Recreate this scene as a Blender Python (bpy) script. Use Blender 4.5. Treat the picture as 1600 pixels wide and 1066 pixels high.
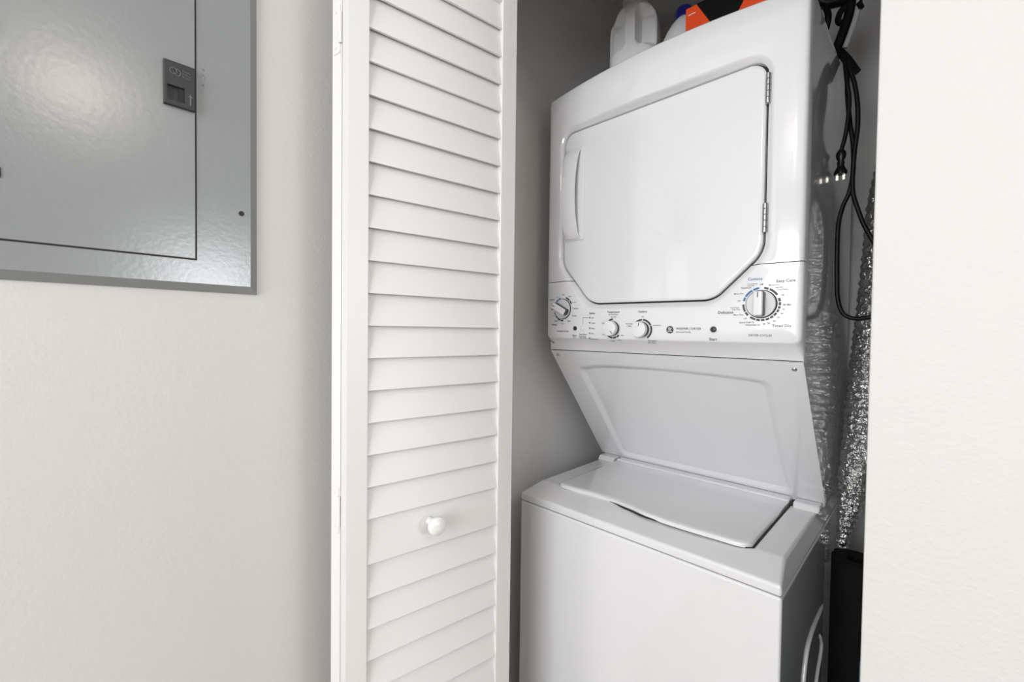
import bpy, bmesh, math, random
from mathutils import Vector, Matrix
random.seed(7)
for o in list(bpy.data.objects): bpy.data.objects.remove(o)
scene = bpy.context.scene
C = scene.collection
PI = math.pi

# ---------------------------------------------------------------- camera
CAMZ = 1.28
FPX = 682.98                                   # focal length in pixels of a 1600 px wide frame
yaw, pitch, roll = math.radians(-44.135), math.radians(-1.30), math.radians(0.706)
fwd = Vector((math.sin(yaw) * math.cos(pitch), math.cos(yaw) * math.cos(pitch), math.sin(pitch)))
r0 = Vector((math.cos(yaw), -math.sin(yaw), 0)); u0 = r0.cross(fwd)
rt = r0 * math.cos(roll) + u0 * math.sin(roll); up = u0 * math.cos(roll) - r0 * math.sin(roll)
cam = bpy.data.cameras.new('camera'); cam_o = bpy.data.objects.new('camera', cam); C.objects.link(cam_o)
cam.sensor_fit = 'HORIZONTAL'; cam.sensor_width = 36.0; cam.lens = 36.0 * FPX / 1600.0; cam.clip_start = 0.01
mw = Matrix((rt, up, -fwd)).transposed().to_4x4(); mw.translation = (0, 0, CAMZ)
cam_o.matrix_world = mw
scene.camera = cam_o

# ---------------------------------------------------------------- world, lights, exposure
w = bpy.data.worlds.new('daylight'); scene.world = w; w.use_nodes = True
bg = w.node_tree.nodes['Background']; bg.inputs[0].default_value = (0.80, 0.90, 1.0, 1); bg.inputs[1].default_value = 0.6
def area(name, loc, target, sx, sy, power, col):
    l = bpy.data.lights.new(name, 'AREA'); l.shape = 'RECTANGLE'; l.size = sx; l.size_y = sy; l.energy = power; l.color = col
    o = bpy.data.objects.new(name, l); C.objects.link(o); o.location = loc
    o.rotation_euler = (Vector(target) - Vector(loc)).to_track_quat('-Z', 'Y').to_euler()
    return o
area('window_daylight_right', (2.72, 0.88, 1.58), (0, 0.88, 1.58), 0.66, 0.50, 19, (0.95, 0.97, 1.0))
area('window_daylight_back', (0.20, -2.34, 1.50), (0.20, 0, 1.40), 1.8, 1.3, 54, (0.94, 0.965, 1.0))
scene.view_settings.view_transform = 'Standard'; scene.view_settings.look = 'None'
scene.view_settings.gamma = 1.0; scene.view_settings.use_curve_mapping = False
scene.view_settings.exposure = 0.30

# ---------------------------------------------------------------- materials
MATS = {}
def mat(name, col, rough=0.5, metal=0.0, coat=0.0, spec=0.5, bump=None, vary=None, emit=None):
    if name in MATS: return MATS[name]
    m = bpy.data.materials.new(name); m.use_nodes = True; nt = m.node_tree; b = nt.nodes['Principled BSDF']
    b.inputs['Base Color'].default_value = (*col, 1); b.inputs['Roughness'].default_value = rough
    b.inputs['Metallic'].default_value = metal; b.inputs['Coat Weight'].default_value = coat
    b.inputs['Coat Roughness'].default_value = 0.04; b.inputs['Specular IOR Level'].default_value = spec
    tc = nt.nodes.new('ShaderNodeTexCoord')
    if vary:
        sc, amt = vary
        n = nt.nodes.new('ShaderNodeTexNoise'); n.inputs['Scale'].default_value = sc; n.inputs['Detail'].default_value = 4
        r = nt.nodes.new('ShaderNodeValToRGB')
        r.color_ramp.elements[0].position = 0.3; r.color_ramp.elements[1].position = 0.7
        r.color_ramp.elements[0].color = (*[c * (1 - amt) for c in col], 1); r.color_ramp.elements[1].color = (*[min(1, c * (1 + amt)) for c in col], 1)
        nt.links.new(tc.outputs['Object'], n.inputs['Vector']); nt.links.new(n.outputs['Fac'], r.inputs['Fac'])
        nt.links.new(r.outputs['Color'], b.inputs['Base Color'])
    if bump:
        sc, st, dist = bump
        n = nt.nodes.new('ShaderNodeTexNoise'); n.inputs['Scale'].default_value = sc; n.inputs['Detail'].default_value = 3
        bp = nt.nodes.new('ShaderNodeBump'); bp.inputs['Strength'].default_value = st; bp.inputs['Distance'].default_value = dist
        nt.links.new(tc.outputs['Object'], n.inputs['Vector']); nt.links.new(n.outputs['Fac'], bp.inputs['Height'])
        nt.links.new(bp.outputs['Normal'], b.inputs['Normal'])
    if emit:
        b.inputs['Emission Color'].default_value = (*emit[0], 1); b.inputs['Emission Strength'].default_value = emit[1]
    MATS[name] = m
    return m
WALL = mat('wall_paint', (0.635, 0.630, 0.615), 0.62, bump=(170, 0.25, 0.002), vary=(1.5, 0.012))
CLOSET_LIFT = mat('closet_lightened_paint', (0.80, 0.797, 0.785), 0.6, bump=(170, 0.25, 0.002))  # wall paint lightened so the closet interior looks better lit
CEIL = mat('ceiling_paint', (0.80, 0.80, 0.79), 0.8, bump=(90, 0.2, 0.002))
DOORW = mat('door_white_paint', (0.77, 0.768, 0.76), 0.42, bump=(60, 0.08, 0.001))
ENAMEL = mat('white_enamel', (0.785, 0.785, 0.80), 0.14, coat=1.0)
PLAST = mat('white_plastic', (0.79, 0.79, 0.80), 0.22, coat=0.3)
GREYPL = mat('pale_grey_plastic', (0.70, 0.70, 0.70), 0.3)
DARK = mat('dark_grey_plastic', (0.03, 0.03, 0.033), 0.35)
GAP = mat('gap_shade_black', (0.012, 0.012, 0.013), 0.6)  # black standing for the shade inside gaps, seams and holes
PRINT = mat('dark_print', (0.05, 0.05, 0.055), 0.5)
PRINTG = mat('grey_print', (0.11, 0.11, 0.115), 0.5)
BLUEP = mat('blue_print', (0.02, 0.16, 0.36), 0.5)
STEEL = mat('steel', (0.50, 0.50, 0.50), 0.28, metal=1.0)
PANELG = mat('grey_panel_paint', (0.25, 0.265, 0.272), 0.22, spec=0.8, bump=(140, 0.15, 0.001), vary=(4, 0.02))
LATCH = mat('dark_grey_latch', (0.045, 0.046, 0.048), 0.5, spec=0.3, bump=(300, 0.2, 0.0006))
FOIL = mat('crinkled_foil', (0.66, 0.66, 0.66), 0.10, metal=1.0, bump=(85, 1.0, 0.012))
BLACK = mat('black_plastic', (0.005, 0.005, 0.006), 0.30, spec=0.3)
CORD = mat('black_cord_rubber', (0.004, 0.004, 0.004), 0.45, spec=0.2)
GREYT = mat('grey_tube_plastic', (0.42, 0.42, 0.43), 0.3)
MATT = mat('black_mat_foam', (0.007, 0.007, 0.008), 0.7, spec=0.2, bump=(420, 0.6, 0.002))
TEAL = mat('teal_foam', (0.01, 0.17, 0.22), 0.6, bump=(300, 0.4, 0.002))
HDPE = mat('white_jug_plastic', (0.84, 0.84, 0.83), 0.30)
ORANGE = mat('orange_card', (0.80, 0.075, 0.012), 0.4)
BLKCARD = mat('black_card', (0.003, 0.003, 0.003), 0.5, spec=0.2)
BLUECAP = mat('blue_cap', (0.010, 0.012, 0.17), 0.35)
WHITEINK = mat('white_ink', (0.85, 0.85, 0.83), 0.5)
PINK = mat('red_label', (0.62, 0.10, 0.06), 0.5)
WOOD = mat('floor_wood', (0.34, 0.27, 0.21), 0.4, vary=(9, 0.25))
CHROME = mat('prong_metal', (0.75, 0.72, 0.66), 0.2, metal=1.0)

# ---------------------------------------------------------------- helpers
def root(name, label, cat, loc=(0, 0, 0), rotz=0.0, group=None, kind=None):
    o = bpy.data.objects.new(name, None); C.objects.link(o); o.empty_display_size = 0.05
    o.location = loc; o.rotation_euler = (0, 0, rotz)
    tag(o, label, cat, group, kind)
    o['_m'] = 1; del o['_m']
    return o
def tag(o, label, cat, group=None, kind=None):
    if label: o['label'] = label
    if cat: o['category'] = cat
    if group: o['group'] = group
    if kind: o['kind'] = kind
    return o
def wmat(o):
    m = Matrix.Translation(o.location) @ o.rotation_euler.to_matrix().to_4x4()
    return (wmat(o.parent) @ m) if o.parent else m
def put(name, bm, m, parent=None, world=True, smooth=True, angle=35, label=None):
    """link a bmesh as one mesh object; coordinates are world ones unless world=False (then the parent's)"""
    bmesh.ops.recalc_face_normals(bm, faces=bm.faces)
    if smooth:
        for f in bm.faces: f.smooth = True
        lim = math.radians(angle)
        for e in bm.edges:
            if len(e.link_faces) == 2 and e.calc_face_angle(0) > lim: e.smooth = False
    for f in bm.faces:
        if len(f.verts) > 16:
            f.smooth = False
            for e in f.edges: e.smooth = False
    if parent and world: bm.transform(wmat(parent).inverted())
    areas = [f.calc_area() for f in bm.faces]; flat = smooth and areas and max(areas) > .12 * sum(areas)
    # origin at the piece's own middle
    c = Vector((0, 0, 0))
    if bm.verts:
        xs = [v.co for v in bm.verts]
        lo = Vector([min(p[i] for p in xs) for i in range(3)]); hi = Vector([max(p[i] for p in xs) for i in range(3)])
        c = (lo + hi) / 2
        c.z = lo.z if not parent else c.z
        bm.transform(Matrix.Translation(-c))
    me = bpy.data.meshes.new(name); bm.to_mesh(me); bm.free()
    o = bpy.data.objects.new(name, me); C.objects.link(o); o.location = c
    if isinstance(m, (list, tuple)):
        for k in m: me.materials.append(k)
    else: me.materials.append(m)
    if flat:
        wn = o.modifiers.new('weighted_normal', 'WEIGHTED_NORMAL'); wn.keep_sharp = True; wn.weight = 90
    if parent: o.parent = parent
    if label: o['label'] = label
    return o
def BM(): return bmesh.new()
def box(bm, x0, x1, y0, y1, z0, z1, bev=0.0, seg=2):
    vs = [bm.verts.new((x, y, z)) for x in (x0, x1) for y in (y0, y1) for z in (z0, z1)]
    fs = [(0, 1, 3, 2), (4, 6, 7, 5), (0, 4, 5, 1), (2, 3, 7, 6), (0, 2, 6, 4), (1, 5, 7, 3)]
    F = [bm.faces.new([vs[i] for i in f]) for f in fs]
    if bev > 0:
        es = list({e for f in F for e in f.edges})
        bmesh.ops.bevel(bm, geom=es, offset=bev, segments=seg, affect='EDGES', profile=0.5)
    return bm
def prism(bm, pts, axis, a, b, bev=0.0, seg=2):
    """polygon pts swept along axis from a to b. axis 'x': pts=(y,z); 'y': pts=(x,z); 'z': pts=(x,y)"""
    def P(p, t):
        return {'x': (t, p[0], p[1]), 'y': (p[0], t, p[1]), 'z': (p[0], p[1], t)}[axis]
    A = [bm.verts.new(P(p, a)) for p in pts]; B = [bm.verts.new(P(p, b)) for p in pts]
    n = len(pts); F = [bm.faces.new(A), bm.faces.new(B[::-1])]
    for i in range(n): F.append(bm.faces.new((A[i], B[i], B[(i + 1) % n], A[(i + 1) % n])))
    if bev > 0:
        bmesh.ops.recalc_face_normals(bm, faces=F)
        es = list({e for f in F for e in f.edges})
        bmesh.ops.bevel(bm, geom=es, offset=bev, segments=seg, affect='EDGES', profile=0.5)
    return bm
def rings(bm, R, cap0=True, cap1=True):
    V = [[bm.verts.new(p) for p in r] for r in R]; n = len(R[0])
    for a, b in zip(V, V[1:]):
        for i in range(n): bm.faces.new((a[i], a[(i + 1) % n], b[(i + 1) % n], b[i]))
    if cap0: bm.faces.new(V[0][::-1])
    if cap1: bm.faces.new(V[-1])
    return V
def smooth_path(P, k=8):
    P = [Vector(p) for p in P]; out = []
    Q = [P[0] * 2 - P[1]] + P + [P[-1] * 2 - P[-2]]
    for i in range(1, len(Q) - 2):
        a, b, c, d = Q[i - 1:i + 3]
        for j in range(k):
            t = j / k
            out.append(0.5 * ((2 * b) + (c - a) * t + (2 * a - 5 * b + 4 * c - d) * t * t + (3 * b - a - 3 * c + d) * t ** 3))
    out.append(P[-1]); return out
def tube(bm, P, rad, n=10, cap=True, flat=1.0):
    """tube along P; rad a number or a list"""
    P = [Vector(p) for p in P]; R = []
    prev = None
    for i, p in enumerate(P):
        t = (P[min(i + 1, len(P) - 1)] - P[max(i - 1, 0)]).normalized()
        if prev is None:
            a = t.cross(Vector((0, 1, 0)))
            if a.length < 0.1: a = t.cross(Vector((1, 0, 0)))
        else: a = prev - t * prev.dot(t)
        a.normalize(); prev = a; b = t.cross(a)
        r = rad[i] if isinstance(rad, (list, tuple)) else rad
        R.append([p + a * (r * math.cos(2 * PI * k / n)) + b * (r * flat * math.sin(2 * PI * k / n)) for k in range(n)])
    rings(bm, R, cap, cap); return bm
def lathe(bm, prof, M=Matrix(), n=24):
    """prof = (radius, height) pairs; axis local z, placed by M"""
    rings(bm, [[M @ Vector((r * math.cos(2 * PI * k / n), r * math.sin(2 * PI * k / n), h)) for k in range(n)] for r, h in prof]); return bm
def fillet(poly, radii, k=8):
    out = []; n = len(poly)
    for i in range(n):
        p = Vector(poly[i]); a = Vector(poly[i - 1]) - p; b = Vector(poly[(i + 1) % n]) - p
        r = radii[i] if isinstance(radii, (list, tuple)) else radii
        ang = a.angle(b); d = min(r / math.tan(ang / 2), a.length * 0.48, b.length * 0.48); rr = d * math.tan(ang / 2)
        a.normalize(); b.normalize()
        c = p + (a + b).normalized() * (rr / math.sin(ang / 2))
        s = p + a * d - c; e = p + b * d - c
        th = s.angle(e); sg = 1 if (s.x * e.y - s.y * e.x) > 0 else -1
        for j in range(k + 1):
            t = sg * th * j / k
            out.append((c.x + s.x * math.cos(t) - s.y * math.sin(t), c.y + s.x * math.sin(t) + s.y * math.cos(t)))
    return out
def offset_poly(pts, d):
    """move a closed loop inward (d>0) whatever its winding"""
    n = len(pts); A = sum(pts[i][0] * pts[(i + 1) % n][1] - pts[(i + 1) % n][0] * pts[i][1] for i in range(n))
    s = 1 if A > 0 else -1; out = []
    for i in range(n):
        p = Vector(pts[i]); t = Vector(pts[(i + 1) % n]) - Vector(pts[i - 1])
        if t.length < 1e-9: out.append(tuple(p)); continue
        t.normalize(); out.append((p.x - s * t.y * d, p.y + s * t.x * d))
    return out
def FY(x, y, z):
    """frame whose local z points out of the machine's front (-y)"""
    return Matrix.Translation((x, y, z)) @ Matrix.Rotation(PI / 2, 4, 'X')

# ================================================================ THE SETTING
XW = -0.845                      # left wall face (room and closet)
YF0, YF1 = 0.64, 0.75            # closet front wall
XO = -0.054                      # right edge of the closet opening
YB = 1.60                        # closet back wall
XR_ROOM, YB_ROOM, HC = 2.60, -2.20, 2.44
def struct(name, bm, m, label, cat, **k):
    o = put(name, bm, m, None, **k); tag(o, label, cat, None, 'structure'); return o
struct('floor', box(BM(), XW - .1, XR_ROOM + .1, YB_ROOM - .1, YB + .1, -0.10, 0.0), WOOD, 'brown wooden floor of the room and closet', 'floor')
struct('ceiling', box(BM(), XW - .1, XR_ROOM + .1, YB_ROOM - .1, YB + .1, HC, HC + .1), CEIL, 'flat white ceiling over room and closet', 'ceiling')
struct('wall_closet_left', box(BM(), XW - .1, XW, 0.70, YB + .1, 0, HC), CLOSET_LIFT, 'painted wall on the closed side of the closet, colour lightened as bounce light', 'wall')
struct('wall_left', box(BM(), XW - .1, XW, YB_ROOM, 0.70, 0, HC), WALL, 'off-white painted wall that carries the grey breaker panel', 'wall')
bm = BM(); box(bm, XO, 0.20, YF0, YF1, 0, HC, 0.003, 2)
struct('wall_front', bm, WALL, 'off-white painted wall beside the closet opening', 'wall')
struct('wall_header', box(BM(), XW, XO, YF0, YF1, 2.075, HC), WALL, 'off-white wall strip above the closet opening', 'wall')
struct('wall_closet_back', box(BM(), XW, XR_ROOM, YB, YB + .1, 0, HC), CLOSET_LIFT, 'off-white wall behind the machine at the back of the closet', 'wall')
struct('wall_closet_right', box(BM(), 0.10, 0.20, YF1, YB, 0, HC), CLOSET_LIFT, 'off-white side wall inside the closet behind the foil duct', 'wall')
# left jamb strip and track of the folding door
struct('trim_1', box(BM(), XW, XW + 0.018, 0.645, 0.745, 0, 2.075, .001), DOORW, 'narrow white door jamb beside the folding door', 'trim')
struct('trim_2', box(BM(), XW + .018, XO, 0.668, 0.698, 2.048, 2.075), DOORW, 'white overhead track of the folding door', 'trim')
# right and rear room walls, each with a window opening
def wall_with_window(name, label, axis, pos, t, a0, a1, wa0, wa1, z0, z1):
    bm = BM()
    def b(p0, p1, q0, q1):
        if axis == 'x': box(bm, pos, pos + t, p0, p1, q0, q1)
        else: box(bm, p0, p1, pos, pos + t, q0, q1)
    b(a0, wa0, 0, HC); b(wa1, a1, 0, HC); b(wa0, wa1, 0, z0); b(wa0, wa1, z1, HC)
    struct(name, bm, WALL, label, 'wall')
def window(name, label, axis, pos, wa0, wa1, z0, z1):
    bm = BM(); f = 0.05
    def b(p0, p1, q0, q1):
        if axis == 'x': box(bm, pos - .02, pos + .02, p0, p1, q0, q1, .003)
        else: box(bm, p0, p1, pos - .02, pos + .02, q0, q1, .003)
    b(wa0, wa0 + f, z0, z1); b(wa1 - f, wa1, z0, z1); b(wa0 + f, wa1 - f, z0, z0 + f); b(wa0 + f, wa1 - f, z1 - f, z1)
    zm = (z0 + z1) / 2; b(wa0 + f, wa1 - f, zm - .02, zm + .02)
    struct(name, bm, DOORW, label, 'window')
wall_with_window('wall_right', 'off-white room wall with one window', 'x', XR_ROOM, .1, YB_ROOM, YB, 0.45, 1.31, 1.25, 1.91)
window('window_1', 'white framed sash window in the side wall', 'x', XR_ROOM + .05, 0.45, 1.31, 1.25, 1.91)
wall_with_window('wall_back', 'off-white room wall with a wide window', 'y', YB_ROOM - .1, .1, XW, XR_ROOM, -0.72, 1.12, 0.85, 2.15)
window('window_2', 'wide white framed sash window in the rear wall', 'y', YB_ROOM - .05, -0.72, 1.12, 0.85, 2.15)
# round ceiling lamps: the room's own and an added one
def ceiling_lamp(x, y, label):
    lamp = root('ceiling_lamp', label, 'lamp', (x, y, HC)); M = Matrix.Translation((x, y, HC))
    bm = BM(); lathe(bm, [(0.17, 0), (0.175, -0.012), (0.165, -0.022)], M, 32); put('lamp_base', bm, STEEL, lamp)
    bm = BM(); lathe(bm, [(0.16, -0.02), (0.15, -0.045), (0.11, -0.07), (0.05, -0.085), (0.005, -0.088)], M, 32)
    put('lamp_shade', bm, mat('lamp_glass', (0.9, 0.86, 0.78), 0.4, emit=((1.0, 0.88, 0.76), 22.0)), lamp)
ceiling_lamp(1.30, 0.05, 'round flush ceiling lamp over the room beside the closet')
ceiling_lamp(-0.10, -1.10, 'round flush ceiling lamp, added unseen to brighten the closet')  # unseen second lamp, added to light the closet and the gap

# ================================================================ ELECTRIC PANEL on the left wall
ep = root('breaker_panel', 'grey metal breaker panel cover with a hinged door on the wall', 'breaker panel', (XW, 0.045, 1.338))
def frustum_x(bm, x0, x1, y0, y1, z0, z1, ins):
    a = [(x0, y0, z0), (x0, y1, z0), (x0, y1, z1), (x0, y0, z1)]
    b = [(x1, y0 + ins, z0 + ins), (x1, y1 - ins, z0 + ins), (x1, y1 - ins, z1 - ins), (x1, y0 + ins, z1 - ins)]
    m = [(x0 + .004, y0, z0), (x0 + .004, y1, z0), (x0 + .004, y1, z1), (x0 + .004, y0, z1)]
    rings(bm, [a, m, b]); return bm
PY0, PY1, PZ0, PZ1 = -0.145, 0.235, 1.337, 2.07
bm = frustum_x(BM(), XW - .002, XW + 0.012, PY0, PY1, PZ0, PZ1, 0.012)
put('cover', bm, PANELG, ep, angle=25)
XP = XW + 0.012
bm = box(BM(), XP - .001, XP + .0004, -0.0575, 0.1485, 1.3845, 2.023); put('door_gap', bm, GAP, ep)
bm = box(BM(), XP - .001, XP + 0.0022, -0.0555, 0.1465, 1.3865, 2.021, 0.0012, 2)
ed = put('panel_door', bm, PANELG, ep)
XD = XP + 0.0022
# latch plate with a finger well, an arrow and raised marks
def latch():
    y0, y1, z0, z1 = 0.1075, 0.1455, 1.611, 1.676
    h0, h1, k0, k1 = 0.1115, 0.1325, 1.618, 1.640
    bm = BM()
    x = XD + .0065
    o = [(y0, z0), (y1, z0), (y1, z1), (y0, z1)]; i = [(h0, k0), (h1, k0), (h1, k1), (h0, k1)]
    def V(p, X): return bm.verts.new((X, p[0], p[1]))
    A = [V(p, XD - .001) for p in o]; A2 = [V(p, x - .0012) for p in o]
    B = [V(p, x) for p in offset_poly(o, .0012)]; D = [V(p, x) for p in i]; E_ = [V(p, x - .0058) for p in offset_poly(i, 0.0)]
    for r, s in ((A, A2), (A2, B), (B, D), (D, E_)):
        for j in range(4): bm.faces.new((r[j], r[(j + 1) % 4], s[(j + 1) % 4], s[j]))
    bm.faces.new(E_)
    lt = put('latch_plate', bm, LATCH, ep, angle=20, label='dark grey plastic latch plate with finger well')
    put('well_shade', box(BM(), x - .0059, x - .0030, h1 - .007, h1 - .0002, k0 + .0005, k1 - .0005), GAP, lt)  # black box painting the shade at one side of the well
    bm = BM()
    yc, zc = 0.1395, 1.6255
    prism(bm, [(yc - .0009, zc - .008), (yc + .0009, zc - .008), (yc + .0009, zc + .004), (yc + .003, zc + .003), (yc, zc + .0085), (yc - .003, zc + .003), (yc - .0009, zc + .004)], 'x', x - .0002, x + .0006)
    put('arrow_mark', bm, mat('latch_light', (0.13, 0.13, 0.135), 0.4), lt)
    bm = BM()
    def loop(cy, cz, ry, rz, a0=0, a1=2 * PI):
        P = [(x + .0001, cy + ry * math.cos(a0 + (a1 - a0) * t / 16), cz + rz * math.sin(a0 + (a1 - a0) * t / 16)) for t in range(17)]
        tube(bm, P, 0.0006, 5)
    loop(.1190, 1.6615, .0042, .0048); loop(.1235, 1.6605, .0040, .0048); loop(.1212, 1.661, .0016, .0028)
    for q in range(3):
        P = [(x + .0001, .1300 + .0012 * t, 1.6655 - q * .0042 - .0002 * t + .0011 * math.sin(t * 2.4 + q)) for t in range(9)]
        tube(bm, P, 0.0005, 5)
    put('raised_mark', bm, MATS['latch_light'], lt)
latch()
for z in (1.467, 1.644):
    put('hinge', box(BM(), XP - .001, XD + .0015, -0.066, -0.0505, z - .006, z + .007, .001), LATCH, ep)
bm = BM(); lathe(bm, [(.0042, -.001), (.0042, .0004), (.0030, .0005)], Matrix.Translation((XP, .2095, 1.4695)) @ Matrix.Rotation(PI / 2, 4, 'Y'), 14); put('screw_hole', bm, GAP, ep)
for z, rr in ((1.683, .0016), (1.672, .0034), (1.659, .0016)):
    bm = BM(); M = Matrix.Translation((XP, .157, z)) @ Matrix.Rotation(PI / 2, 4, 'Y')
    lathe(bm, [(rr, -.0005), (rr, .0007), (rr * .6, .0010), (rr * .45, .0005)], M, 12); put('dimple', bm, PANELG, ep)

# ================================================================ FOLDING LOUVRED DOOR (two leaves)
LW, LT, LH = 0.352, 0.028, 2.03
def slat_mesh():
    """profile in (y,z) with lower edge proud; origin on the lower edge line"""
    bm = BM(); l = LW - 2 * 0.037 + .006
    pr = [(0.0022, 0.0), (0.0085, 0.0006), (0.0200, 0.0640), (0.0138, 0.0648)]
    prism(bm, pr, 'x', -l / 2, l / 2, 0.0012, 2)
    for f in bm.faces: f.smooth = False
    bmesh.ops.recalc_face_normals(bm, faces=bm.faces)
    me = bpy.data.meshes.new('slat'); bm.to_mesh(me); bm.free(); me.materials.append(DOORW); return me
def slat_mesh_back():
    me = SLAT.copy()
    for v in me.vertices: v.co.y = LT - v.co.y
    me.flip_normals(); return me
SLAT = slat_mesh(); SLATB = slat_mesh_back()
ZB = [0.9474 + 0.0565 * k for k in range(0, 18)]
ZL = [0.8674 - 0.060 - 0.0562 * k for k in range(0, 13)]
def leaf(name, label, loc, ang, front):
    t = root(name, label, 'door', (loc[0], loc[1], 0.012), ang, None, 'structure')
    sw = 0.037
    for a, b in ((0, sw), (LW - sw, LW)):
        put('stile', box(BM(), a, b, 0, LT, 0, LH, 0.0014, 2), DOORW, t, world=False)
    top = ZB[-1] + 0.0565 - .012
    put('rail', box(BM(), sw - .004, LW - sw + .004, .003, LT - .003, top, LH - .0005, .001), DOORW, t, world=False)
    put('rail', box(BM(), sw - .004, LW - sw + .004, .003, LT - .003, 0.0005, ZL[-1] - .012 + .002, .001), DOORW, t, world=False)
    bm = BM(); prism(bm, [(.0015, .8674 - .012), (.0245, .8674 - .012), (.0245, .9474 - .0135), (.0100, .9474 - .0135)], 'x', sw - .003, LW - sw + .003, .0012, 2)
    put('rail', bm, DOORW, t, world=False, label='wide white middle rail between the louvres')
    for z in ZB + ZL:
        o = bpy.data.objects.new('slat', SLAT if front else SLATB); C.objects.link(o)
        o.parent = t; o.location = (LW / 2, 0, z - .012 - .0005)
        o.rotation_euler = (math.radians(random.uniform(-.9, .9)), 0, 0)
    return t
angF = math.radians(90 - 8.575); angB = math.radians(90 + 8.575)
N = Vector((-0.7072, 0.3311)); 
leafF = leaf('door_1', 'white louvred folding door leaf with a round white knob', N, angF, True)
dB = Vector((math.sin(math.radians(8.575)), math.cos(math.radians(8.575)))); nB = Vector((dB.y, -dB.x))
I = N - nB * (LT + .003)
leafB = leaf('door_2', 'white louvred door leaf folded between the wall and the knobbed leaf', I, angB, False)
# knob on the middle rail: local frame of the leaf, pointing out along -y
bm = BM()
lathe(bm, [(.0075, -.004), (.0075, .004), (.0062, .010), (.0085, .0145), (.0150, .0180), (.0178, .0235), (.0172, .0290), (.0130, .0335), (.0060, .0352), (.0005, .0355)], FY(0.1600, 0.003, 0.9135 - .012), 28)
put('door_knob', bm, mat('porcelain', (0.83, 0.83, 0.82), 0.12, coat=0.8), leafF, world=False, label='round glossy white knob')
# painted hinges across the two leaf edges
for zc in (0.30, 0.951, 1.78):
    bm = BM()
    box(bm, -.0016, .001, .003, .021, zc - .040, zc + .040, .0006)
    tube(bm, [(-.002, .0005, zc - .026), (-.002, .0005, zc + .026)], .0032, 8)
    for dz in (-.03, .03): lathe(bm, [(.0028, 0), (.0024, .0012), (.0005, .0014)], Matrix.Translation((-.0016, .014, zc + dz)) @ Matrix.Rotation(-PI / 2, 4, 'Y'), 10)
    put('hinge', bm, DOORW, leafB, world=False)

# ================================================================ STACKED WASHER-DRYER
X0, X1 = -0.779, -0.176; XC = (X0 + X1) / 2
mc = root('stacked_washer_dryer', 'white stacked washer and dryer standing in the closet', 'washer dryer', (XC, 1.19, 0))
ZS = 0.8345                       # seam under the washer's top
YW, YBK = 0.843, 1.53             # washer front, machine back
# --- washer cabinet and toe kick
put('washer_cabinet', box(BM(), X0, X1, YW, YBK, 0.055, ZS - .0008, 0.0055, 4), ENAMEL, mc)
put('toe_kick', box(BM(), X0 + .03, X1 - .03, YW + .05, YBK - .03, 0.0, 0.06), DARK, mc)
put('seam_dark_strip', box(BM(), X0 + .004, X1 - .004, YW + .004, YBK - .004, ZS - .006, ZS + .004), GAP, mc)  # black strip that draws the dark line of the seam
# bent raised lines on the washer's side
bm = BM(); tube(bm, smooth_path([(X1, 1.245, .646), (X1, 1.10, .640), (X1, 1.05, .600), (X1, 1.028, .50), (X1, 1.02, .25)], 6), [.0012] + [.0042] * 23 + [.0012], 12); put('side_raised_line', bm, ENAMEL, mc)
bm = BM(); tube(bm, smooth_path([(X1, 1.215, .588), (X1, 1.24, .545), (X1, 1.19, .50), (X1, 1.16, .44), (X1, 1.15, .22)], 6), [.0012] + [.0036] * 23 + [.0012], 12); put('side_raised_line', bm, ENAMEL, mc)
# --- washer top
def washer_top():
    bm = BM(); zt = 0.873
    prof = [(YW - .001, ZS), (YW - .001, ZS + .020), (0.915, zt), (YBK, zt), (YBK, ZS)]
    A = [(X0, *p) for p in prof]; B = [(X1, *p) for p in prof]
    for k in (2, 3): A[k] = (X0 + .012, A[k][1], A[k][2]); B[k] = (X1 - .012, B[k][1], B[k][2])
    va = [bm.verts.new(p) for p in A]; vb = [bm.verts.new(p) for p in B]
    bm.faces.new(va); bm.faces.new(vb[::-1])
    for i in range(5): bm.faces.new((va[i], vb[i], vb[(i + 1) % 5], va[(i + 1) % 5]))
    bmesh.ops.recalc_face_normals(bm, faces=bm.faces)
    bmesh.ops.bevel(bm, geom=list(bm.edges), offset=.0055, segments=4, affect='EDGES', profile=.5)
    put('washer_top', bm, ENAMEL, mc, angle=50)
washer_top()
ZT = 0.873
def lid_front(x):
    K = [(-.72, .9045), (-.66, .9080), (-.60, .9135), (-.545, .9145), (-.50, .9080), (-.45, .8965), (-.40, .8930), (-.35, .8945), (-.29, .8985), (-.23, .9020)]
    for (a, ya), (b, yb) in zip(K, K[1:]):
        if a <= x <= b:
            t = (x - a) / (b - a); t = t * t * (3 - 2 * t) * .5 + t * .5; return ya + (yb - ya) * t
    return K[0][1] if x < K[0][0] else K[-1][1]
LX0, LX1, LY1 = -.709, -.2415, 1.2080
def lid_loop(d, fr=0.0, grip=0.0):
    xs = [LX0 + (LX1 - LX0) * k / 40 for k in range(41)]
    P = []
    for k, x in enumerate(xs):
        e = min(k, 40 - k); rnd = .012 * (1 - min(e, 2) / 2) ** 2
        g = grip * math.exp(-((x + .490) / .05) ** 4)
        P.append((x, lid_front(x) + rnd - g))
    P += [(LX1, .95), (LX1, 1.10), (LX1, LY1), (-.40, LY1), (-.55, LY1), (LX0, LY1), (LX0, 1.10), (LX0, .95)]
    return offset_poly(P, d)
bm = BM(); rings(bm, [[(x + (.0048 if x > LX1 - .004 else 0), y, ZT + h) for x, y in lid_loop(.0012, grip=.0055)] for h in (-.002, .0008)]); put('lid_gap_shade', bm, GAP, mc)  # dark plate drawing the shaded gap round the lid and under its grip
bm = BM()
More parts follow.
